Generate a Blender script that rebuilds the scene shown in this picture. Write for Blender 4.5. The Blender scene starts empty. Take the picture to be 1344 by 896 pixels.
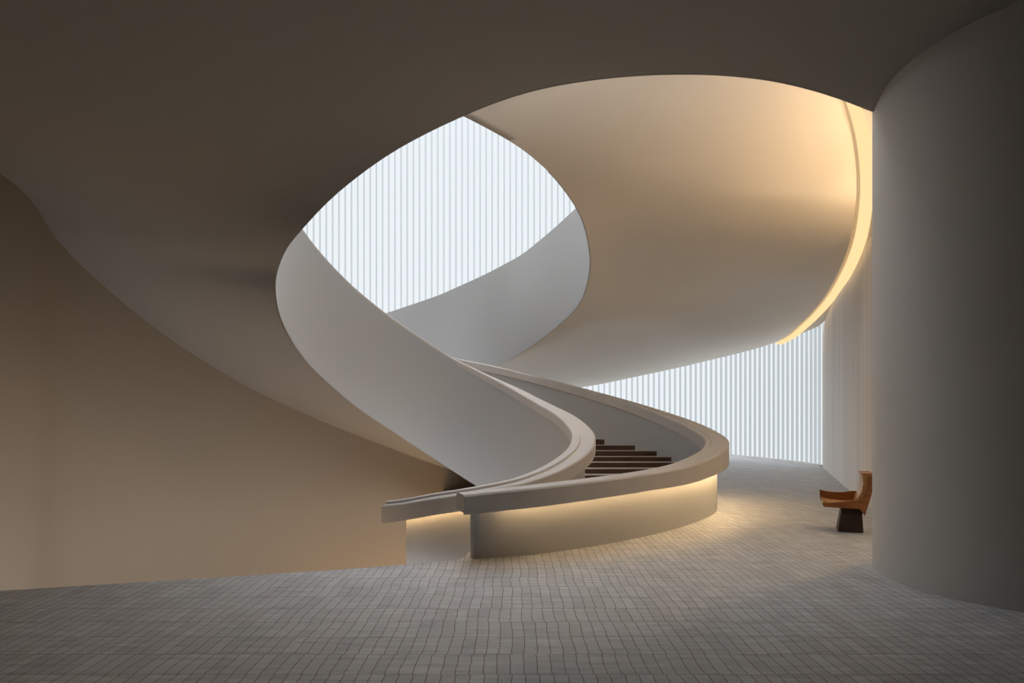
import bpy, bmesh, math, random
from mathutils import Vector, noise
random.seed(4)
SC = bpy.context.scene
COL = SC.collection
PI = math.pi

# ------------------------------------------------------------------ camera, world, exposure
F, CX, HZ, EYE = 970.0, 672.0, 540.0, 1.6
cam_d = bpy.data.cameras.new('camera'); cam = bpy.data.objects.new('camera', cam_d); COL.objects.link(cam)
cam.location = (0, 0, EYE); cam.rotation_euler = (PI / 2, 0, 0)
cam_d.sensor_width = 36; cam_d.lens = F / 1344 * 36; cam_d.shift_y = (HZ - 448) / 1344
cam_d.clip_start = 0.05; cam_d.clip_end = 300
SC.camera = cam
SC.view_settings.view_transform = 'Standard'; SC.view_settings.look = 'None'
SC.view_settings.gamma = 1; SC.view_settings.exposure = 0.38
SC.view_settings.use_curve_mapping = False
W = bpy.data.worlds.new('sky'); SC.world = W; W.use_nodes = True
bg = W.node_tree.nodes['Background']
bg.inputs[0].default_value = (0.90, 0.94, 1.0, 1); bg.inputs[1].default_value = 2.7

FACADE_STRENGTH = 0.73
COVE = 1.05
SOFFIT_FILL = 38.0
RAIL_LED = 30.0
WELL_LED = 16

# ------------------------------------------------------------------ materials
def srgb(r, g, b):
    f = lambda c: (c / 255 / 12.92) if c / 255 <= 0.04045 else ((c / 255 + 0.055) / 1.055) ** 2.4
    return (f(r), f(g), f(b), 1)

def mat(name, col, rough=0.7, spec=0.3, bump=0.0, bscale=30.0, var=0.0, vscale=1.0):
    m = bpy.data.materials.new(name); m.use_nodes = True
    nt = m.node_tree; N = nt.nodes; L = nt.links; b = N['Principled BSDF']
    b.inputs['Base Color'].default_value = col; b.inputs['Roughness'].default_value = rough
    b.inputs['Specular IOR Level'].default_value = spec
    tc = N.new('ShaderNodeTexCoord')
    if var:
        n = N.new('ShaderNodeTexNoise'); n.inputs['Scale'].default_value = vscale; n.inputs['Detail'].default_value = 3
        L.new(tc.outputs['Object'], n.inputs['Vector'])
        mr = N.new('ShaderNodeMapRange'); mr.inputs[3].default_value = 1 - var; mr.inputs[4].default_value = 1 + var
        L.new(n.outputs['Fac'], mr.inputs[0])
        mx = N.new('ShaderNodeVectorMath'); mx.operation = 'SCALE'; mx.inputs[0].default_value = col[:3]
        L.new(mr.outputs[0], mx.inputs['Scale']); L.new(mx.outputs[0], b.inputs['Base Color'])
    if bump:
        n = N.new('ShaderNodeTexNoise'); n.inputs['Scale'].default_value = bscale; n.inputs['Detail'].default_value = 4
        L.new(tc.outputs['Object'], n.inputs['Vector'])
        bp = N.new('ShaderNodeBump'); bp.inputs['Strength'].default_value = bump; bp.inputs['Distance'].default_value = 0.01
        L.new(n.outputs['Fac'], bp.inputs['Height']); L.new(bp.outputs[0], b.inputs['Normal'])
    return m

def emat(name, col, strength):
    m = bpy.data.materials.new(name); m.use_nodes = True
    nt = m.node_tree; nt.nodes.clear()
    e = nt.nodes.new('ShaderNodeEmission'); o = nt.nodes.new('ShaderNodeOutputMaterial')
    e.inputs[0].default_value = col; e.inputs[1].default_value = strength
    nt.links.new(e.outputs[0], o.inputs[0]); return m

M_PLASTER = mat('white_plaster', (0.74, 0.73, 0.71, 1), 0.85, 0.15, 0.05, 40, 0.02, 0.6)
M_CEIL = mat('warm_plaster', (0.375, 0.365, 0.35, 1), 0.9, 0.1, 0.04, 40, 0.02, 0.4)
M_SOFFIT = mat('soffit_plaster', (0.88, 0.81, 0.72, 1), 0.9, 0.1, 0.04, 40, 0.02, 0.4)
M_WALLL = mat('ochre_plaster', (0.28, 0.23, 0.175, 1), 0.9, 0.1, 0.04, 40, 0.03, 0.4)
M_PARAPET = mat('parapet_plaster', (0.555, 0.56, 0.565, 1), 0.8, 0.2, 0.05, 50, 0.02, 0.8)
M_GALLERY = mat('gallery_plaster', (0.455, 0.455, 0.45, 1), 0.8, 0.2, 0.05, 50, 0.02, 0.8)
M_RAIL = mat('rail_stone', (0.68, 0.64, 0.61, 1), 0.55, 0.3, 0.08, 25, 0.04, 3)
M_COLUMN = mat('column_plaster', (0.78, 0.77, 0.75, 1), 0.85, 0.15, 0.05, 40, 0.02, 0.5)
M_FIN = mat('fin_frosted_glass', (0.13, 0.14, 0.145, 1), 0.5, 0.4)
fb = M_FIN.node_tree.nodes['Principled BSDF']; fb.inputs['Emission Color'].default_value = (0.86, 0.93, 0.97, 1); fb.inputs['Emission Strength'].default_value = 0.37
M_FLUTE = emat('backlit_frosted_glass', (0.90, 0.955, 1.0, 1), FACADE_STRENGTH)
M_LED = emat('warm_led', (1.0, 0.68, 0.34, 1), RAIL_LED)
M_COVE = emat('cove_led', (0.85, 0.58, 0.29, 1), COVE)
M_LED2 = emat('dim_warm_led', (1.0, 0.64, 0.28, 1), 13)
M_SOFFIT_FILL = emat('soffit_fill_glow', (1.0, 0.69, 0.36, 1), SOFFIT_FILL)
M_WELL = emat('well_led', (1.0, 0.60, 0.22, 1), WELL_LED)

def floor_mat():
    m = bpy.data.materials.new('small_stone_setts'); m.use_nodes = True
    nt = m.node_tree; N = nt.nodes; L = nt.links; b = N['Principled BSDF']
    tc = N.new('ShaderNodeTexCoord')
    nz = N.new('ShaderNodeTexNoise'); nz.inputs['Scale'].default_value = 2.2; nz.inputs['Detail'].default_value = 3
    L.new(tc.outputs['Object'], nz.inputs['Vector'])
    sub = N.new('ShaderNodeVectorMath'); sub.operation = 'SUBTRACT'; sub.inputs[1].default_value = (0.5, 0.5, 0.5)
    L.new(nz.outputs['Color'], sub.inputs[0])
    sc = N.new('ShaderNodeVectorMath'); sc.operation = 'SCALE'; sc.inputs['Scale'].default_value = 0.045
    L.new(sub.outputs[0], sc.inputs[0])
    add = N.new('ShaderNodeVectorMath'); add.operation = 'ADD'
    L.new(tc.outputs['Object'], add.inputs[0]); L.new(sc.outputs[0], add.inputs[1])
    br = N.new('ShaderNodeTexBrick')
    br.offset = 0.12; br.offset_frequency = 3; br.squash = 1.0; br.squash_frequency = 2
    br.inputs['Scale'].default_value = 1
    br.inputs['Brick Width'].default_value = 0.085; br.inputs['Row Height'].default_value = 0.375
    br.inputs['Mortar Size'].default_value = 0.0035; br.inputs['Mortar Smooth'].default_value = 0.6
    br.inputs['Color1'].default_value = (0.655, 0.665, 0.68, 1); br.inputs['Color2'].default_value = (0.55, 0.555, 0.57, 1)
    br.inputs['Mortar'].default_value = (0.14, 0.10, 0.075, 1); br.inputs['Bias'].default_value = -0.1
    L.new(add.outputs[0], br.inputs['Vector'])
    # streaky wear running across the setts
    mp = N.new('ShaderNodeMapping'); mp.inputs['Scale'].default_value = (2.5, 16, 1)
    L.new(tc.outputs['Object'], mp.inputs['Vector'])
    n2 = N.new('ShaderNodeTexNoise'); n2.inputs['Scale'].default_value = 1.0; n2.inputs['Detail'].default_value = 6
    n2.inputs['Roughness'].default_value = 0.65
    L.new(mp.outputs[0], n2.inputs['Vector'])
    mr = N.new('ShaderNodeMapRange'); mr.inputs[1].default_value = 0.3; mr.inputs[2].default_value = 0.7
    mr.inputs[3].default_value = 0.78; mr.inputs[4].default_value = 1.2
    L.new(n2.outputs['Fac'], mr.inputs[0])
    mx = N.new('ShaderNodeVectorMath'); mx.operation = 'SCALE'
    L.new(br.outputs['Color'], mx.inputs[0]); L.new(mr.outputs[0], mx.inputs['Scale'])
    L.new(mx.outputs[0], b.inputs['Base Color'])
    b.inputs['Roughness'].default_value = 0.55; b.inputs['Specular IOR Level'].default_value = 0.4
    inv = N.new('ShaderNodeMath'); inv.operation = 'MULTIPLY_ADD'; inv.inputs[1].default_value = -0.6
    L.new(br.outputs['Fac'], inv.inputs[0]); L.new(n2.outputs['Fac'], inv.inputs[2])
    bp = N.new('ShaderNodeBump'); bp.inputs['Strength'].default_value = 0.35; bp.inputs['Distance'].default_value = 0.012
    L.new(inv.outputs[0], bp.inputs['Height']); L.new(bp.outputs[0], b.inputs['Normal'])
    return m
M_FLOOR = floor_mat()
M_BASEMENT = mat('lower_floor', (0.22, 0.20, 0.18, 1), 0.8)

def striated(name, col):
    m = bpy.data.materials.new(name); m.use_nodes = True
    nt = m.node_tree; N = nt.nodes; L = nt.links; b = N['Principled BSDF']
    tc = N.new('ShaderNodeTexCoord')
    mp = N.new('ShaderNodeMapping'); mp.inputs['Scale'].default_value = (3.2, 3.2, 0.06)
    L.new(tc.outputs['Object'], mp.inputs['Vector'])
    n = N.new('ShaderNodeTexNoise'); n.inputs['Scale'].default_value = 1; n.inputs['Detail'].default_value = 4
    L.new(mp.outputs[0], n.inputs['Vector'])
    mr = N.new('ShaderNodeMapRange'); mr.inputs[1].default_value = 0.3; mr.inputs[2].default_value = 0.7
    mr.inputs[3].default_value = 0.88; mr.inputs[4].default_value = 1.08
    L.new(n.outputs['Fac'], mr.inputs[0])
    mx = N.new('ShaderNodeVectorMath'); mx.operation = 'SCALE'; mx.inputs[0].default_value = col[:3]
    L.new(mr.outputs[0], mx.inputs['Scale']); L.new(mx.outputs[0], b.inputs['Base Color'])
    b.inputs['Roughness'].default_value = 0.7; b.inputs['Specular IOR Level'].default_value = 0.2
    bp = N.new('ShaderNodeBump'); bp.inputs['Strength'].default_value = 0.4; bp.inputs['Distance'].default_value = 0.05
    L.new(n.outputs['Fac'], bp.inputs['Height']); L.new(bp.outputs[0], b.inputs['Normal'])
    return m
M_WALLR = striated('striated_plaster', (0.82, 0.775, 0.72, 1))

def wood(name, c1, c2, scale=(3, 40, 40), rough=0.45):
    m = bpy.data.materials.new(name); m.use_nodes = True
    nt = m.node_tree; N = nt.nodes; L = nt.links; b = N['Principled BSDF']
    tc = N.new('ShaderNodeTexCoord'); mp = N.new('ShaderNodeMapping'); mp.inputs['Scale'].default_value = scale
    L.new(tc.outputs['Object'], mp.inputs['Vector'])
    n = N.new('ShaderNodeTexNoise'); n.inputs['Scale'].default_value = 1; n.inputs['Detail'].default_value = 5
    L.new(mp.outputs[0], n.inputs['Vector'])
    cr = N.new('ShaderNodeValToRGB'); cr.color_ramp.elements[0].color = c1; cr.color_ramp.elements[1].color = c2
    cr.color_ramp.elements[0].position = 0.35; cr.color_ramp.elements[1].position = 0.65
    L.new(n.outputs['Fac'], cr.inputs[0]); L.new(cr.outputs[0], b.inputs['Base Color'])
    b.inputs['Roughness'].default_value = rough
    return m
M_STEP = wood('dark_walnut_step', (0.060, 0.030, 0.018, 1), (0.10, 0.052, 0.032, 1), (3, 30, 30), 0.6)
M_TREAD = mat('pale_tread', (0.50, 0.44, 0.38, 1), 0.6)
M_CHAIR = wood('oiled_teak', (0.26, 0.085, 0.022, 1), (0.40, 0.15, 0.04, 1), (4, 30, 30), 0.4)
M_SEAT = wood('honey_teak', (0.46, 0.25, 0.075, 1), (0.60, 0.36, 0.13, 1), (4, 30, 30), 0.4)
M_BASE = mat('dark_bronze_base', (0.055, 0.032, 0.022, 1), 0.55, 0.4, 0.05, 60, 0.1, 8)
M_BLACK = mat('black_frame', (0.02, 0.013, 0.01, 1), 0.6)

# ------------------------------------------------------------------ helpers
def P(px, py, Y):
    return Vector(((px - CX) / F * Y, Y, EYE - (py - HZ) / F * Y))

def spline(pts, per=12):
    """Catmull-Rom (centripetal feel through dense points) of any-dimensional tuples."""
    pts = [Vector(p) for p in pts]; out = []
    n = len(pts)
    for i in range(n - 1):
        p1, p2 = pts[i], pts[i + 1]
        p0 = pts[i - 1] if i else p1 * 2 - p2
        p3 = pts[i + 2] if i + 2 < n else p2 * 2 - p1
        for k in range(per):
            t = k / per
            out.append(0.5 * ((2 * p1) + (p2 - p0) * t + (2 * p0 - 5 * p1 + 4 * p2 - p3) * t * t + (3 * p1 - p0 - 3 * p2 + p3) * t ** 3))
    out.append(pts[-1]); return out

def resample(pts, n):
    L = [0]
    for a, b in zip(pts, pts[1:]): L.append(L[-1] + (b - a).length)
    out = []; j = 0
    for i in range(n):
        s = L[-1] * i / (n - 1)
        while j < len(pts) - 2 and L[j + 1] < s: j += 1
        d = L[j + 1] - L[j]
        t = (s - L[j]) / d if d else 0
        out.append(pts[j].lerp(pts[j + 1], max(0, min(1, t))))
    return out

def smooth(pts, it=6):
    pts = [p.copy() for p in pts]
    for _ in range(it):
        q = [p.copy() for p in pts]
        for i in range(1, len(pts) - 1): q[i] = (pts[i - 1] + pts[i] * 2 + pts[i + 1]) / 4
        pts = q
    return pts

def interp(tab, x):
    if x <= tab[0][0]: return tab[0][1]
    for (a, va), (b, vb) in zip(tab, tab[1:]):
        if x <= b: return va + (vb - va) * (x - a) / (b - a)
    return tab[-1][1]

def mesh(name, verts, faces, m, parent=None, sm=True, mi=None):
    me = bpy.data.meshes.new(name); me.from_pydata([tuple(v) for v in verts], [], faces)
    ms = m if isinstance(m, (list, tuple)) else [m]
    for x in ms: me.materials.append(x)
    if mi:
        for p, i in zip(me.polygons, mi): p.material_index = i
    me.validate()
    bm = bmesh.new(); bm.from_mesh(me)
    if sm:
        for f in bm.faces: f.smooth = True
        for e in bm.edges:
            if len(e.link_faces) == 2 and e.calc_face_angle(0) > math.radians(32): e.smooth = False
    bm.to_mesh(me); bm.free()
    o = bpy.data.objects.new(name, me); COL.objects.link(o)
    if parent: o.parent = parent
    return o

def thing(name, label, cat, loc=(0, 0, 0), group=None):
    o = bpy.data.objects.new(name, None); COL.objects.link(o); o.location = loc
    o['label'] = label; o['category'] = cat
    if group: o['group'] = group
    bpy.context.view_layer.update()
    return o

def struct(o, label=None):
    o['kind'] = 'structure'
    if label: o['label'] = label
    return o

def normals2(path):
    """unit plan normal to the RIGHT of travel"""
    out = []
    for i in range(len(path)):
        a = path[max(0, i - 1)]; b = path[min(len(path) - 1, i + 1)]
        d = Vector((b[0] - a[0], b[1] - a[1])); d.normalize()
        out.append(Vector((d.y, -d.x)))
    return out

def sweep(name, path, zs, prof, m, parent=None, mi_fn=None):
    """prof(i) -> closed list of (offset to the right, z relative to zs[i])"""
    nn = normals2(path); V = []; Fc = []
    k = len(prof(0))
    for i, p in enumerate(path):
        for (o, z) in prof(i):
            V.append((p[0] + nn[i].x * o, p[1] + nn[i].y * o, zs[i] + z))
    for i in range(len(path) - 1):
        for j in range(k):
            j2 = (j + 1) % k
            Fc.append((i * k + j, i * k + j2, (i + 1) * k + j2, (i + 1) * k + j))
    Fc.append(tuple(range(k))[::-1]); b = (len(path) - 1) * k; Fc.append(tuple(b + j for j in range(k)))
    o = mesh(name, V, Fc, m, parent)
    fix(o); return o

def fix(o):
    bm = bmesh.new(); bm.from_mesh(o.data); bmesh.ops.recalc_face_normals(bm, faces=bm.faces); bm.to_mesh(o.data); bm.free()

def wall(name, path, zb, zt, th, m, parent=None, dzo=0.0):
    """vertical wall; face on the path, thickness th to the right of travel (negative: left)"""
    nn = normals2(path); V = []; Fc = []
    for i, p in enumerate(path):
        dz = dzo(i) if callable(dzo) else dzo
        for o, z in ((0, zb[i]), (0, zt[i]), (th, zt[i]), (th, min(zt[i] - 0.02, zb[i] + dz))):
            V.append((p[0] + nn[i].x * o, p[1] + nn[i].y * o, z))
    for i in range(len(path) - 1):
        for j in range(4):
            j2 = (j + 1) % 4
            Fc.append((i * 4 + j, i * 4 + j2, i * 4 + 4 + j2, i * 4 + 4 + j))
    Fc.append((3, 2, 1, 0)); b = (len(path) - 1) * 4; Fc.append((b, b + 1, b + 2, b + 3))
    o = mesh(name, V, Fc, m, parent); fix(o); return o

def loft(name, A, B, m, nr=24, bulge=None, th=0.2, parent=None, up=(0, 0, 1)):
    n = len(A); V = []; Fc = []
    for i in range(n):
        for j in range(nr + 1):
            t = j / nr; p = A[i].lerp(B[i], t)
            if bulge: p = p + bulge(i / (n - 1), t)
            V.append(p)
    def q(i, j): return i * (nr + 1) + j
    for i in range(n - 1):
        for j in range(nr): Fc.append((q(i, j), q(i + 1, j), q(i + 1, j + 1), q(i, j + 1)))
    N0 = len(V); u = Vector(up) * th
    V += [v + u for v in V]
    for i in range(n - 1):
        for j in range(nr): Fc.append((N0 + q(i, j), N0 + q(i, j + 1), N0 + q(i + 1, j + 1), N0 + q(i + 1, j)))
    for i in range(n - 1):
        for j in (0, nr): Fc.append((q(i, j), q(i + 1, j), N0 + q(i + 1, j), N0 + q(i, j)))
    for j in range(nr):
        for i in (0, n - 1): Fc.append((q(i, j), q(i, j + 1), N0 + q(i, j + 1), N0 + q(i, j)))
    o = mesh(name, V, Fc, m, parent); fix(o); return o

# ------------------------------------------------------------------ key curves
# inner parapet: inner face on an ellipse in plan round the open well
EC, RX, RY = Vector((-1.228, 10.75)), 2.12, 2.15
def ell(phi): return Vector((EC.x + RX * math.cos(phi), EC.y + RY * math.sin(phi)))
def phi_of(px, far):
    m = (px - CX) / F
    a = m * m / RX ** 2 + 1 / RY ** 2
    b = -2 * m * EC.x / RX ** 2 - 2 * EC.y / RY ** 2
    c = EC.x ** 2 / RX ** 2 + EC.y ** 2 / RY ** 2 - 1
    d = max(0, b * b - 4 * a * c) ** 0.5
    Y = (-b + d) / (2 * a) if far else (-b - d) / (2 * a)
    return math.atan2((Y - EC.y) / RY, (m * Y - EC.x) / RX), Y

T1tab = []
for px, py, far in [(517, 657, 0), (570, 647, 0), (626, 638, 0), (672, 628.5, 0), (707, 615.5, 0), (734, 599.6, 0), (748, 587, 0), (753.5, 572, 1),
                    (748, 560, 1), (734, 545.6, 1), (711.5, 532, 1), (692, 521, 1), (643, 494, 1), (596, 471, 1), (550, 441, 1), (507, 411, 1),
                    (468, 379, 1), (430, 341, 1), (397, 299, 1)]:
    ph, Y = phi_of(px, far)
    T1tab.append((ph, EYE - (py - HZ) / F * Y))
T1tab.append((PI * 1.03, 4.9)); T1tab.append((PI * 1.3, 5.9)); T1tab.append((PI * 1.5, 6.6))
T1tab.sort()
L1pts = []
for px, py, far in [(700, 690, 1), (660, 660, 1), (627, 638.5, 1), (590, 615, 1), (557, 593.5, 1), (520, 569, 1), (469, 535, 1), (430, 502, 1), (402, 475, 1), (378, 440, 1), (366, 413.6, 1),
                    (360.5, 382.5, 1)]:
    ph, Y = phi_of(px, far); e = ell(ph)
    L1pts.append(Vector((e.x, e.y, EYE - (py - HZ) / F * Y)))
# upper run of the soffit edge, leaving the ellipse and levelling off into the ceiling
E1up = [P(363, 356, 10.05), P(374.6, 327, 9.6), P(397, 299, 9.2), P(432, 262, 8.85), P(477, 225, 8.5), P(530, 190, 8.2), P(607, 152, 7.85), P(690, 121, 7.45),
        P(790, 103, 7.12), P(900, 97, 6.9), P(1000, 103.5, 6.9), P(1080, 122, 7.1), P(1143, 145, 7.45), P(1230, 180, 8.3)]
E1 = resample(spline(L1pts + E1up, 10), 180)
i0 = min(range(180), key=lambda i: (E1[i] - L1pts[-1]).length)

# ------------------------------------------------------------------ setting: walls, floor, soffits
B1pts = [P(700, 650, 15.3), P(625, 627, 15.4), P(540, 600, 15.4), P(450, 567, 15.2), P(375, 536, 14.8), P(300, 500, 14.2), P(200, 437, 13.2), P(100, 356, 12.0), P(50, 305, 11.3), P(0, 240, 10.5),
         Vector((-7.7, 9.0, 5.25)), Vector((-7.9, 6.5, 5.25)), Vector((-7.9, 3.0, 5.1)), Vector((-7.4, -1.0, 5.0)), Vector((-5, -4.0, 5.0)), Vector((0, -5.2, 5.0)),
         Vector((5, -4.6, 5.1)), Vector((8.4, -1.5, 5.3)), Vector((9.2, 2.0, 5.6)), Vector((8.6, 5.2, 5.7)), Vector((7.6, 8.0, 5.3)), Vector((6.7, 9.6, 4.95))]
B1 = spline(B1pts, 12)
# pair inner and outer edges section by section so that the sheet of the soffit stays even
pairs = [(0, 0), (2, 1), (5, 2.4), (6, 3.6), (8, 5), (10, 6.3), (12, 7.5), (14, 9), (16, 10.8), (18, 12.5), (20, 15), (22, 17.5), (24, 20), (25, 21)]
E1s = spline(L1pts + E1up, 12)
NS = 200
A_, B_ = [], []
for k in range(NS):
    s = (len(L1pts + E1up) - 1) * k / (NS - 1)
    A_.append(E1s[min(len(E1s) - 1, round(s * 12))])
    t = interp(pairs, s)
    B_.append(B1[min(len(B1) - 1, round(t * 12))])
for k in range(NS):
    if (len(L1pts + E1up) - 1) * k / (NS - 1) <= 10.6:
        ph = math.atan2((A_[k].y - EC.y) / RY, (A_[k].x - EC.x) / RX); e = ell(ph); A_[k] = Vector((e.x, e.y, A_[k].z))
A_ = smooth(A_, 2); B_ = smooth(B_, 6)
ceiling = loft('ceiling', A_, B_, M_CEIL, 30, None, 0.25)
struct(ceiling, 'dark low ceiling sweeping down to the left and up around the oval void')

leftpath = [Vector((p.x, p.y)) for p in smooth(B1, 6)]
leftz = [p.z for p in smooth(B1, 6)]
cut = 13 * 12
wl = wall('wall_left', leftpath[:cut], [-3.2] * cut, [z + 0.2 for z in leftz[:cut]], -0.3, M_WALLL)
struct(wl, 'curved left wall glowing ochre beyond the floor edge')
n_ = len(leftpath)
wb = wall('wall_back', leftpath[cut - 1:18 * 12], [-0.35] * (18 * 12 - cut + 1), [z + 0.2 for z in leftz[cut - 1:18 * 12]], -0.3, M_PLASTER)
struct(wb)

rw = spline([(9.2, 2.0), (8.6, 5.2), (7.7, 8.0), (6.6, 9.7), (5.98, 10.9), (5.94, 12.2), (6.4, 13.6), (7.05, 15.6), (8.05, 18.6), (8.95, 21.3)], 12)
rw = smooth(rw, 4)
wr = wall('wall_right', rw, [-0.35] * len(rw), [9.5] * len(rw), 0.3, M_WALLR)
struct(wr, 'pale right wall with soft vertical striations behind the chair')
rw2 = spline([(8.4, -1.5), (9.0, 0.3), (9.2, 2.0)], 8)
wr2 = wall('wall_right', rw2, [-0.35] * len(rw2), [5.8] * len(rw2), 0.3, M_PLASTER)
struct(wr2)

# fluted glowing facade
fp = resample(smooth(spline([(9.0, 21.25), (8.9, 22.6), (8.35, 25.2), (7.3, 27.8), (5.5, 30.3), (3.0, 32.2), (0, 33.1), (-3, 33.2), (-6, 32.6), (-9, 31.2), (-12, 29)], 12), 6), 400)
FL = sum((b - a).length for a, b in zip(fp, fp[1:]))
win = bpy.data.objects.new('window_1', None); COL.objects.link(win); struct(win, 'tall curved backlit facade of white vertical flutes')
wall('glass', fp, [0.07] * len(fp), [17.0] * len(fp), 0.08, M_FLUTE, win)
nn = normals2(fp)
# every fin, one mesh: a pattern of the facade
V = []; Fc = []
nf = int(FL / 0.27)
ff = resample(fp, nf * 1 + 1); fn = normals2(ff)
for i, p in enumerate(ff):
    t = Vector((fn[i].y, -fn[i].x)); n2 = -fn[i]
    b = len(V)
    for z in (0.06, 17.0):
        for (u, w) in ((-0.036, 0.005), (-0.014, 0.075), (0.014, 0.075), (0.036, 0.005)):
            q = p + t * u + n2 * w; V.append((q.x, q.y, z))
    for (a, c) in ((0, 1), (1, 2), (2, 3), (3, 0)): Fc.append((b + a, b + c, b + 4 + c, b + 4 + a))
    Fc.append((b, b + 1, b + 2, b + 3)); Fc.append((b + 4, b + 5, b + 6, b + 7))
fins = mesh('fins', V, Fc, M_FIN, win, sm=False); fix(fins)
tr = wall('trim_1', fp, [0.0] * len(fp), [0.07] * len(fp), -0.16, M_PLASTER); struct(tr, 'low white sill along the foot of the fluted facade')
tr2 = wall('trim_2', fp, [17.0] * len(fp), [17.4] * len(fp), -0.3, M_PLASTER); struct(tr2)
# header over the right end of the facade
hp = [p for p in fp if p.y < 26.3]
hz = []
for p in hp:
    px = CX + F * p.x / p.y
    py = interp([(930, 473), (1015, 450), (1045, 438), (1078, 424)], px)
    hz.append(EYE - (py - HZ) / F * p.y)
hd = wall('wall_far', [p - 0 * p for p in hp], hz, [9.5] * len(hp), -0.2, M_PLASTER); struct(hd, 'white header above the right end of the fluted facade')

# unseen shell added to limit sky light: walls and roof with long skylight opening
uw = [Vector((-12, 29)), Vector((-9.6, 18)), Vector((-9.2, 3.2)), Vector((10.2, 3.2)), Vector((10.4, 21.2))]
u = wall('wall_sky_block', uw, [4.9, 4.9, 5.3, 5.3, 5.3], [17.4] * 5, -0.3, M_PLASTER); struct(u)
# (built with an opening, so four slabs)
for k, (x0, x1, y0, y1) in enumerate(((-13, 12, 2.5, 9.0), (-13, -6.5, 9.0, 35), (4.0, 12, 9.0, 20), (-6.5, -5.0, 9.0, 35))):
    V = [(x, y, z) for z in (17.4, 17.7) for x, y in ((x0, y0), (x1, y0), (x1, y1), (x0, y1))]
    o = mesh('ceiling', V, [(0, 1, 2, 3), (4, 5, 6, 7), (0, 1, 5, 4), (1, 2, 6, 5), (2, 3, 7, 6), (3, 0, 4, 7)], M_PLASTER, None, False); fix(o); struct(o)

# floor slab with its free edge over the sunken well
inner_slab = [ell(math.radians(a)) for a in range(-70, 96, 5)]
edge = [Vector((-8.2, 5.9)), Vector((-6.4, 6.2)), P(0, 775, 6.6).xy, P(280, 758, 7.12).xy, P(450, 747, 7.5).xy, P(547, 739.5, 7.78).xy, P(603, 735, 7.98).xy + Vector((0, .02)), Vector((-0.44, 8.70))]
poly = edge + inner_slab + [Vector((-1.4, 15.2)), Vector((-1.4, 17.5)), Vector((-12, 18.5)), Vector((-12.5, 29.5)), Vector((-8, 34)), Vector((9, 34)), Vector((12, 24)), Vector((12, -6)), Vector((-9, -6))]
def prism(name, poly, z0, z1, m, parent=None, sm=False):
    n = len(poly)
    bm = bmesh.new()
    vs = [bm.verts.new((p[0], p[1], z1)) for p in poly]
    f = bm.faces.new(vs)
    lo = [bm.verts.new((p[0], p[1], z0)) for p in poly]
    bm.faces.new(lo[::-1])
    for i in range(n): bm.faces.new((vs[i], lo[i], lo[(i + 1) % n], vs[(i + 1) % n]))
    bmesh.ops.recalc_face_normals(bm, faces=bm.faces)
    bmesh.ops.triangulate(bm, faces=[f for f in bm.faces if len(f.verts) > 4])
    me = bpy.data.meshes.new(name); bm.to_mesh(me); bm.free(); me.materials.append(m)
    o = bpy.data.objects.new(name, me); COL.objects.link(o)
    if parent: o.parent = parent
    return o
fl = prism('floor', poly, -0.32, 0.0, M_FLOOR); struct(fl, 'floor of small grey stone setts with a free edge at left')
fl2 = prism('floor', [(-9, 5), (3, 5), (3, 17), (-9, 17)], -3.3, -3.15, M_BASEMENT); struct(fl2)
# warm strip below the slab edge, lighting the sunken well
ep = resample(spline([tuple(p + Vector((0, -0.12))) for p in edge[1:7]], 8), 40)
sl = wall('trim_3', ep, [-0.62] * 40, [-0.34] * 40, 0.06, M_PLASTER); struct(sl)
w_led = wall('led_strip', [p + Vector((0, 0.06)) for p in ep[18:27]], [-0.60] * 9, [-0.38] * 9, 0.02, M_WELL, sl)

ul = wall('led_strip', [Vector((-3.0, 13.5)), Vector((-2.3, 13.65)), Vector((-1.6, 13.7)), Vector((-1.0, 13.6))], [-3.15] * 4, [-3.11] * 4, 0.45, M_WELL, fl2)  # unseen uplight strip added on the lower floor to brighten the left wall

# far upper right soffit: a bowl rising from behind the stair
E2 = [P(500, 500, 16.6), P(580, 512, 16.5), P(655, 480, 15.95), P(690, 459, 15.5), P(717, 440, 15.0), P(740, 421, 14.5), P(755, 406, 14.0), P(767, 386, 13.4), P(773.5, 360, 12.7), P(775, 338, 12.1), P(769, 303, 11.3),
      P(757, 273, 10.8), P(731, 237, 10.2), P(703, 210, 9.85), P(675, 189, 9.6), P(641, 169.5, 9.4), P(607, 152, 9.25), P(560, 130, 9.1), P(500, 112, 9.0)]
O2 = [P(600, 512, 27), P(700, 513, 27), P(765, 508, 27), P(850, 491, 26), P(930, 473, 25), P(1015, 450, 22.6), P(1052, 424, 20.9), P(1080, 393, 18.2), P(1100, 358, 14.6), P(1115, 318, 12.5),
      P(1122, 275, 11.65), P(1124, 235, 11.4), P(1119, 185, 11.1), P(1109, 145, 10.9), P(1092, 100, 10.7), P(1065, 40, 10.5), P(1020, -40, 10.3), P(960, -120, 10.1), P(900, -200, 10.0)]
E2s = spline(E2, 12); O2s = spline(O2, 12)
p2 = [(0, 0), (2, 1), (4, 3), (6, 4.6), (8, 6.2), (9, 7.2), (11, 9.6), (13, 12), (15, 14.5), (18, 18)]
A2 = []; B2 = []
for k in range(180):
    s = 18 * k / 179
    A2.append(E2s[round(s * 12)]); B2.append(O2s[round(interp(p2, s) * 12)])
A2 = smooth(A2, 3); B2 = smooth(B2, 3)
soff = loft('ceiling', A2, B2, M_SOFFIT, 36, None, 0.05); struct(soff, 'beige upper soffit curving round behind the staircase, lit gold along its right edge')

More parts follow.
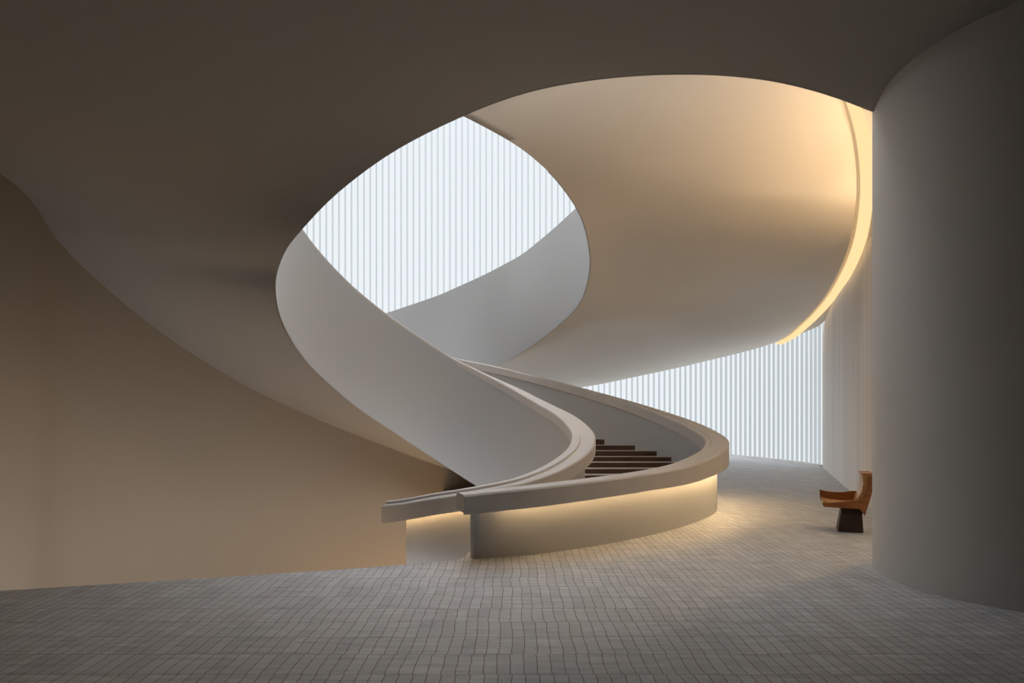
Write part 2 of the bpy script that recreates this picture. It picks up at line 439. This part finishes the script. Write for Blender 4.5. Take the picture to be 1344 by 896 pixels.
# plaster cove panel added to keep sky light out between soffit and right wall
i5 = min(range(180), key=lambda k: (B2[k] - P(1015, 450, 22.6)).length) - 1
ca = [p + Vector((0.0, 0.0, 0.05)) for p in B2[i5:]]
cb = []
for k, p in enumerate(ca):
    w = interp([(0, 0.02), (12, 0.5), (400, 0.5)], k)
    cb.append(p + Vector((w, -0.05, -0.10 * w / 0.5)))
cove = loft('cove_panel', ca, cb, M_SOFFIT, 4, None, 0.03, soff)
cv = smooth(ca[1:], 3); V = []; Fc = []
for p in cv:
    for (u, w) in ((0.05, -0.03), (0.25, -0.05), (0.25, -0.07), (0.05, -0.05)): V.append((p.x + u, p.y - 0.03, p.z + w - 0.03))
for i in range(len(cv) - 1):
    for j in range(4): Fc.append((i * 4 + j, i * 4 + (j + 1) % 4, i * 4 + 4 + (j + 1) % 4, i * 4 + 4 + j))
led = mesh('led_strip', V, Fc, M_COVE, soff); fix(led)
# upright warm emitter added behind the column, out of view, to light the soffit
wx, wy = 6.22, 10.0
V = [(wx + x, wy + y, z) for z in (3.6, 7.9) for x, y in ((-0.03, 0.02), (0.03, -0.03), (0.07, 0.02), (0.0, 0.07))]
ww = mesh('soffit_fill_light', V, [(0, 1, 2, 3), (4, 5, 6, 7), (0, 1, 5, 4), (1, 2, 6, 5), (2, 3, 7, 6), (3, 0, 4, 7)], M_SOFFIT_FILL, wr, False); fix(ww)

# ------------------------------------------------------------------ the round column
CC, CR = Vector((5.09, 7.02)), 1.5
V = []; Fc = []; NSEG = 128
prof = [(CR, 0.0), (CR, 1.0), (CR, 2.5), (CR, 4.5), (CR, 5.3)]
for r, z in prof:
    for a in range(NSEG): V.append((CC.x + r * math.cos(2 * PI * a / NSEG), CC.y + r * math.sin(2 * PI * a / NSEG), z))
for i in range(len(prof) - 1):
    for a in range(NSEG): Fc.append((i * NSEG + a, i * NSEG + (a + 1) % NSEG, (i + 1) * NSEG + (a + 1) % NSEG, (i + 1) * NSEG + a))
Fc.append(tuple(range(NSEG))[::-1]); Fc.append(tuple((len(prof) - 1) * NSEG + a for a in range(NSEG)))
colm = mesh('column', V, Fc, M_COLUMN); fix(colm)
colm['label'] = 'massive smooth grey round column rising from the setts at the right'; colm['category'] = 'column'

# ------------------------------------------------------------------ the staircase
stair = thing('spiral_staircase', 'white curving staircase with broad handrails and dark brown steps', 'staircase', (0, 0, 0))

# outer parapet, outer face: floor contact traced, then round the back
OUT = [(-0.56, 7.98), (-0.1, 8.12), (0.24, 8.27), (0.7, 8.58), (1.18, 8.97), (1.85, 9.63), (2.43, 10.35), (3.0, 11.25), (3.33, 12.0), (3.50, 12.8), (3.42, 13.6), (3.05, 14.4), (2.4, 15.0), (1.5, 15.4), (0.6, 15.62), (-0.3, 15.72),
       (-1.5, 15.75), (-3.0, 15.5), (-4.5, 14.8), (-5.8, 13.6)]
op = resample(smooth(spline(OUT, 12), 8), 170)
# rail top height, keyed on the plan angle about a centre
OC = Vector((-0.6, 12.2))
def oang(p): 
    a = math.atan2(p[1] - OC.y, p[0] - OC.x); return a if a > -PI * 0.75 else a + 2 * PI
def okey(px, py, Y): q = P(px, py, Y); return (oang(q), q.z)
OT = [okey(603, 649, 7.85), okey(665, 643, 7.95), okey(730, 636, 8.25), okey(804, 627, 8.8), okey(853, 619, 9.45), okey(900, 609.5, 10.2), okey(926, 600, 10.8), okey(950, 588, 11.6), okey(961.5, 577, 12.4),
      okey(958.5, 568.5, 13.2), okey(941, 557, 13.9), okey(912, 546, 14.6), okey(870, 534, 15.1), okey(820, 521, 15.45), okey(765, 507.5, 15.7), okey(700, 492, 15.85), okey(650, 480.5, 15.9), okey(594, 470.5, 15.9)]
OT.sort()
OT += [(oang((-3.0, 15.5)), 3.25), (oang((-4.5, 14.8)), 3.75), (oang((-5.8, 13.6)), 4.3)]
oz = [interp(OT, oang(p)) for p in op]
for _ in range(10): oz = [oz[0]] + [(oz[i - 1] + 2 * oz[i] + oz[i + 1]) / 4 for i in range(1, len(oz) - 1)] + [oz[-1]]
def othick(i):
    a = oang(op[i]); return interp([(-1.6, 0.19), (-0.9, 0.19), (-0.45, 0.24), (-0.05, 0.31), (0.5, 0.26), (1.2, 0.2)], a)
TH = 0.16
# travel: near-left -> right -> far; right-hand side is the outside
ob = []
for i, p in enumerate(op):
    if p.x < -1.0 and p.y > 12:
        d = min(range(len(leftpath)), key=lambda k: (leftpath[k] - Vector((p.x, p.y))).length)
        ob.append(max(0.0, leftz[d] + 0.1))
    else: ob.append(0.0)
k0 = 2
wall('outer_parapet', op[k0:], [z for z in ob[k0:]], [oz[i] - othick(i) + 0.02 for i in range(k0, len(op))], -TH, M_PARAPET, stair)
def oprof(i):
    t = othick(i); o = 0.19; n = -TH - 0.035
    return [(o - 0.02, -t), (o - 0.02, -t - 0.025), (o, -t - 0.02), (o, -0.02), (o - 0.02, 0), (n + 0.10, 0.0), (n + 0.085, -0.012), (n + 0.02, -0.012), (n, -0.03), (n, -t * 0.8), (n + 0.03, -t * .8 - .02), (n + 0.035, -t)]
rail_o = sweep('outer_handrail', op, oz, oprof, M_RAIL, stair)
# rounded newel at the near end of the outer parapet
def newel(name, c, r, z0, z1, m, parent):
    V = []; Fc = []; n = 28
    pr = [(r, z0), (r, z1 - 0.03), (r * 0.93, z1 - 0.008), (r * 0.8, z1)]
    for rr, z in pr:
        for a in range(n): V.append((c[0] + rr * math.cos(2 * PI * a / n), c[1] + rr * math.sin(2 * PI * a / n), z))
    for i in range(len(pr) - 1):
        for a in range(n): Fc.append((i * n + a, i * n + (a + 1) % n, (i + 1) * n + (a + 1) % n, (i + 1) * n + a))
    Fc.append(tuple(range(n))[::-1]); Fc.append(tuple((len(pr) - 1) * n + a for a in range(n)))
    o = mesh(name, V, Fc, m, parent); fix(o); return o
nv = newel('newel_post', (op[2].x - 0.02, op[2].y + 0.085), 0.085, 0, oz[0] - 0.15, M_PARAPET, stair)

# LED strip under the outside lip of the outer handrail
ia = next(i for i, p in enumerate(op) if p.x > -0.2); ib = next(i for i, p in enumerate(op) if p.y > 14.2)
lp = op[ia:ib]; lz = [oz[i] - othick(i) for i in range(ia, ib)]
def ledw(i): return interp([(-0.3, 0.0015), (1.2, 0.004), (2.4, 0.013), (3.2, 0.034)], lp[i].x)
sweep('led_strip', lp, lz, lambda i: [(0.15 - ledw(i), -0.006), (0.15 - ledw(i), -0.001), (0.15, -0.001), (0.15, -0.006)], M_LED, stair)

# inner parapet on the ellipse (travel: near-left -> right -> far -> left)
phs = [math.radians(-96) + i * (PI + math.radians(-2) + math.radians(96)) / 170 for i in range(171)]
ip = [ell(a) for a in phs]
T1s = []
tz = [interp(T1tab, a) for a in phs]
for _ in range(3): tz = [tz[0]] + [(tz[i - 1] + 2 * tz[i] + tz[i + 1]) / 4 for i in range(1, len(tz) - 1)] + [tz[-1]]
# bottom of the inner parapet = edge of the soffit on the far and left sides
Lang = sorted([(math.atan2((p.y - EC.y) / RY, (p.x - EC.x) / RX) % (2 * PI), p.z) for p in A_ if math.atan2((p.y - EC.y) / RY, (p.x - EC.x) / RX) % (2 * PI) < 3.7 and p.y > 8.5 and p.x < 1])
def lz_(a):
    if a < math.radians(65): return -0.36
    return interp([(math.radians(65), -0.36)] + [t for t in Lang if t[0] > math.radians(67)], a % (2 * PI))
bz = [lz_(a) for a in phs]
# carry on above the soffit edge as the near balustrade of the upper flight
ka = min(range(NS), key=lambda k: (A_[k].xy - ip[-1]).length)
up = [p for p in A_[ka - 3:] if p.y < ip[-1].y - 0.05]
path_in = [Vector((p.x, p.y)) for p in ip] + [Vector((p.x, p.y)) for p in up[2:]]
zb_in = bz + [p.z for p in up[2:]]
zt_in = tz + [interp([(0, tz[-1]), (12, 5.6), (40, 6.4), (200, 6.6)], k + 1) for k in range(len(up) - 2)]
iw0 = 4
# wall face is the ellipse; thickness outward = right of travel (counter-clockwise travel)
pz = smooth([Vector((p.x, p.y, z)) for p, z in zip(path_in, zb_in)], 5); path_in = path_in[:120] + [p.xy for p in pz[120:]]; zb_in = zb_in[:120] + [p.z for p in pz[120:]]
pn = normals2(path_in); path_in = [p - n * 0.012 for p, n in zip(path_in, pn)]
wall('inner_parapet', path_in[iw0:], zb_in[iw0:], [z - 0.05 for z in zt_in[iw0:]], 0.17, M_PARAPET, stair, lambda i: 0.45 if phs[min(i + iw0, 170)] > 1.2 else 0.0)
def iprof(i):
    a = phs[i] if i < len(phs) else PI
    w = interp([(-1.7, 0.27), (-0.6, 0.29), (0.2, 0.32), (1.0, 0.30), (1.4, 0.22), (1.8, 0.19)], a)
    t = interp([(-1.7, 0.20), (0, 0.17), (1.1, 0.13), (1.6, 0.06), (1.9, 0.06)], a)
    n0 = interp([(1.1, -0.03), (1.6, -0.004)], a)
    return [(n0, -t), (n0, -0.015), (n0 + 0.012, 0.0), (0.09, 0.0), (0.10, -0.028), (w * 0.5 + .04, -0.032), (w - 0.02, -0.02), (w, -0.035), (w, -t - 0.02), (w - 0.02, -t - 0.022), (w - 0.022, -t)]
sweep('inner_handrail', [Vector((p.x, p.y)) for p in ip], tz, iprof, M_RAIL, stair)
li = [ell(math.radians(a)) for a in range(-92, -40, 3)]
lzz = [interp(T1tab, math.radians(a)) - 0.2 for a in range(-92, -40, 3)]
sweep('led_strip', li, lzz, lambda i: [(0.225, -0.006), (0.225, -0.001), (0.235, -0.001), (0.235, -0.006)], M_LED2, stair)

# steps
def ray_out(phi, off=0.16):
    """point where the radial line from the well centre meets the inside of the outer parapet"""
    d = Vector((math.cos(phi), math.sin(phi))); best = None
    for a, b in zip(op, op[1:]):
        e = b - a; den = d.x * e.y - d.y * e.x
        if abs(den) < 1e-9: continue
        w = a - EC
        t = (w.x * e.y - w.y * e.x) / den; s = (w.x * d.y - w.y * d.x) / den
        if t > 0 and 0 <= s <= 1: best = t if best is None else min(best, t)
    return EC + d * (best - off) if best else None
def step(poly, z, h=0.10):
    o = prism('step', poly, z - h, z, M_STEP, stair)
    o.data.materials.append(M_TREAD)
    for f in o.data.polygons:
        if f.normal.z > 0.9: f.material_index = 1
    return o
def wedge(a0, a1, z, h=0.11):
    n = 4; pin = []; pout = []
    for i in range(n + 1):
        a = a0 + (a1 - a0) * i / n
        c = Vector((math.cos(a), math.sin(a)))
        ro = ray_out(a, 0.17)
        if ro is None: return
        pin.append(EC + Vector((c.x * (RX + 0.17), c.y * (RY + 0.17)))); pout.append(ro)
    return step(pin + pout[::-1], z, h)
# lower steps, hidden behind the outer parapet
for k in range(4):
    a0 = math.radians(-68 + k * 20); wedge(a0, a0 + math.radians(20), 0.03 + 0.1 * k, 0.1)
# straight flight in view
ys = [12.72, 13.06, 13.4, 13.76, 14.1, 14.42, 14.76, 15.08]
zs_ = [0.395, 0.475, 0.560, 0.650, 0.735, 0.830, 0.925, 1.035]
def out_x(y):
    best = 0
    for a, b in zip(op, op[1:]):
        if a.x > 0.5 and a.y > 11.5 and min(a.y, b.y) <= y <= max(a.y, b.y) and a.y != b.y:
            best = max(best, a.x + (b.x - a.x) * (y - a.y) / (b.y - a.y))
    return best
for k in range(8):
    y0 = ys[k]; y1 = ys[k + 1] if k < 7 else 15.4
    xr = out_x(y0 + 0.02) - 0.15
    xr1 = max(1.2, out_x(min(y1, 15.3)) - 0.15)
    if y0 < 12.9: xl = 0.75
    else: xl = 0.35
    zlow = 0.02
    # solid risers down to the step below
    step([Vector((xl, y0)), Vector((xr, y0)), Vector((max(xr1, xl + .3), y1 + 0.0)), Vector((xl, y1 + 0.0))], zs_[k], zs_[k] - (zs_[k - 1] if k else 0.3) + 0.02)
# upper winders, climbing over the soffit to the left
nW = 26
for k in range(nW):
    a0 = math.radians(72) + k * math.radians(108) / nW
    z = interp(T1tab, a0) - 0.92
    if a0 > math.radians(125): break
    wedge(a0, a0 + math.radians(108) / nW, z, 0.13)

# ------------------------------------------------------------------ balustrade of the upper gallery
pth = [p for p in resample(A2, 150) if p.y > 10.0]
T2 = [(500, 413), (507, 411), (575, 388), (637.5, 360), (686, 334), (724, 303), (757, 272.5)]
gp = [Vector((p.x, p.y)) for p in pth]
gp = [p + n * 0.012 for p, n in zip(gp, normals2(gp))]
gt = []
far_done = False
last = 0
for p in pth:
    px = CX + F * p.x / p.y
    if p.y > 13.35 and px < 768:
        z = EYE - (interp(T2 + [(775, 258)], px) - HZ) / F * p.y; last = z
    else:
        z = max(last, 5.4) + 0.35 * (13.35 - p.y) if p.y < 13.35 else last
    gt.append(z)
for _ in range(6): gt = [gt[0]] + [(gt[i - 1] + 2 * gt[i] + gt[i + 1]) / 4 for i in range(1, len(gt) - 1)] + [gt[-1]]
gal = wall('gallery_balustrade', gp, [p.z for p in pth], gt, -0.16, M_GALLERY, None, 0.3)
gal['label'] = 'smooth grey balustrade band curving up to the right behind the staircase, under the fluted light'; gal['category'] = 'balustrade'

# ------------------------------------------------------------------ the wooden chair
CH_Y = 9.95
chair = thing('wooden_armchair', 'brown carved wooden armchair on a dark tapered block base, facing left by the column', 'chair', tuple(P(1115, 697, CH_Y).xy) + (0,))
def cpt(px, py):  # side profile in chair space: metres from base centre, height
    return ((px - 515) / 6.892 / F * CH_Y, (735 - py) / 6.892 / F * CH_Y)
def side_solid(name, prof, y0, y1, m, parent, inset=None):
    """prism of a side profile (x,z), extruded from y0 to y1"""
    n = len(prof); V = [(x, y0, z) for x, z in prof] + [(x, y1, z) for x, z in prof]
    Fc = [tuple(range(n)), tuple(range(2 * n - 1, n - 1, -1))] + [(i, (i + 1) % n, n + (i + 1) % n, n + i) for i in range(n)]
    o = mesh(name, V, Fc, m, parent, sm=False); fix(o)
    bv = o.modifiers.new('bevel', 'BEVEL'); bv.width = 0.006; bv.segments = 2; bv.limit_method = 'ANGLE'
    return o
HW = 0.27
# tapered block base
V = []
(bx0, _), (bx1, _) = cpt(408, 735), cpt(620, 735)
(tx0, tz0), (tx1, _) = cpt(436, 565), cpt(612, 565)
for x0, x1, hy, z in ((bx0, bx1, 0.17, 0), (tx0, tx1, 0.13, tz0)):
    V += [(x0, -hy, z), (x1, -hy, z), (x1, hy, z), (x0, hy, z)]
o = mesh('pedestal', V, [(0, 1, 2, 3), (4, 5, 6, 7), (0, 1, 5, 4), (1, 2, 6, 5), (2, 3, 7, 6), (3, 0, 4, 7)], M_BASE, chair, sm=False); fix(o)
bv = o.modifiers.new('bevel', 'BEVEL'); bv.width = 0.008; bv.segments = 2
side_solid('neck_block', [cpt(440, 570), cpt(612, 570), cpt(628, 540), cpt(630, 505), cpt(440, 505)], -0.16, 0.16, M_BLACK, chair)
# seat pan, dished, with a rising front lip
pan = [cpt(290, 508), cpt(430, 514), cpt(600, 516), cpt(600, 470), cpt(520, 478), cpt(430, 478), cpt(340, 470), cpt(283, 455)]
side_solid('seat', pan, -HW + 0.03, HW - 0.03, M_SEAT, chair)
near = [cpt(276, 476), cpt(292, 509), cpt(430, 514), cpt(604, 518), cpt(604, 440), cpt(520, 446), cpt(440, 458), cpt(360, 468)]
far_ = [cpt(270, 388), cpt(276, 476), cpt(292, 509), cpt(604, 518), cpt(604, 395), cpt(560, 390), cpt(480, 404), cpt(400, 408), cpt(330, 402)]
side_solid('arm', near, -HW, -HW + 0.035, M_CHAIR, chair)
side_solid('arm', far_, HW - 0.035, HW, M_CHAIR, chair)
back = [cpt(600, 510), cpt(626, 560), cpt(668, 400), cpt(706, 250), cpt(690, 214), cpt(608, 214), cpt(612, 290), cpt(598, 370), cpt(566, 430), cpt(560, 480)]
side_solid('backrest', back, -HW + 0.035, HW - 0.035, M_SEAT, chair)
sideb = [cpt(585, 518), cpt(624, 575), cpt(670, 410), cpt(716, 238), cpt(700, 222), cpt(652, 218), cpt(642, 300), cpt(625, 380), cpt(592, 440)]
side_solid('side_wing', sideb, -HW - 0.004, -HW + 0.035, M_CHAIR, chair)
side_solid('side_wing', sideb, HW - 0.035, HW + 0.004, M_CHAIR, chair)
side_solid('top_rail', [cpt(598, 216), cpt(698, 216), cpt(694, 203), cpt(600, 205)], -HW + 0.035, HW - 0.035, M_CHAIR, chair)
chair.rotation_euler = (0, 0, math.radians(-20))
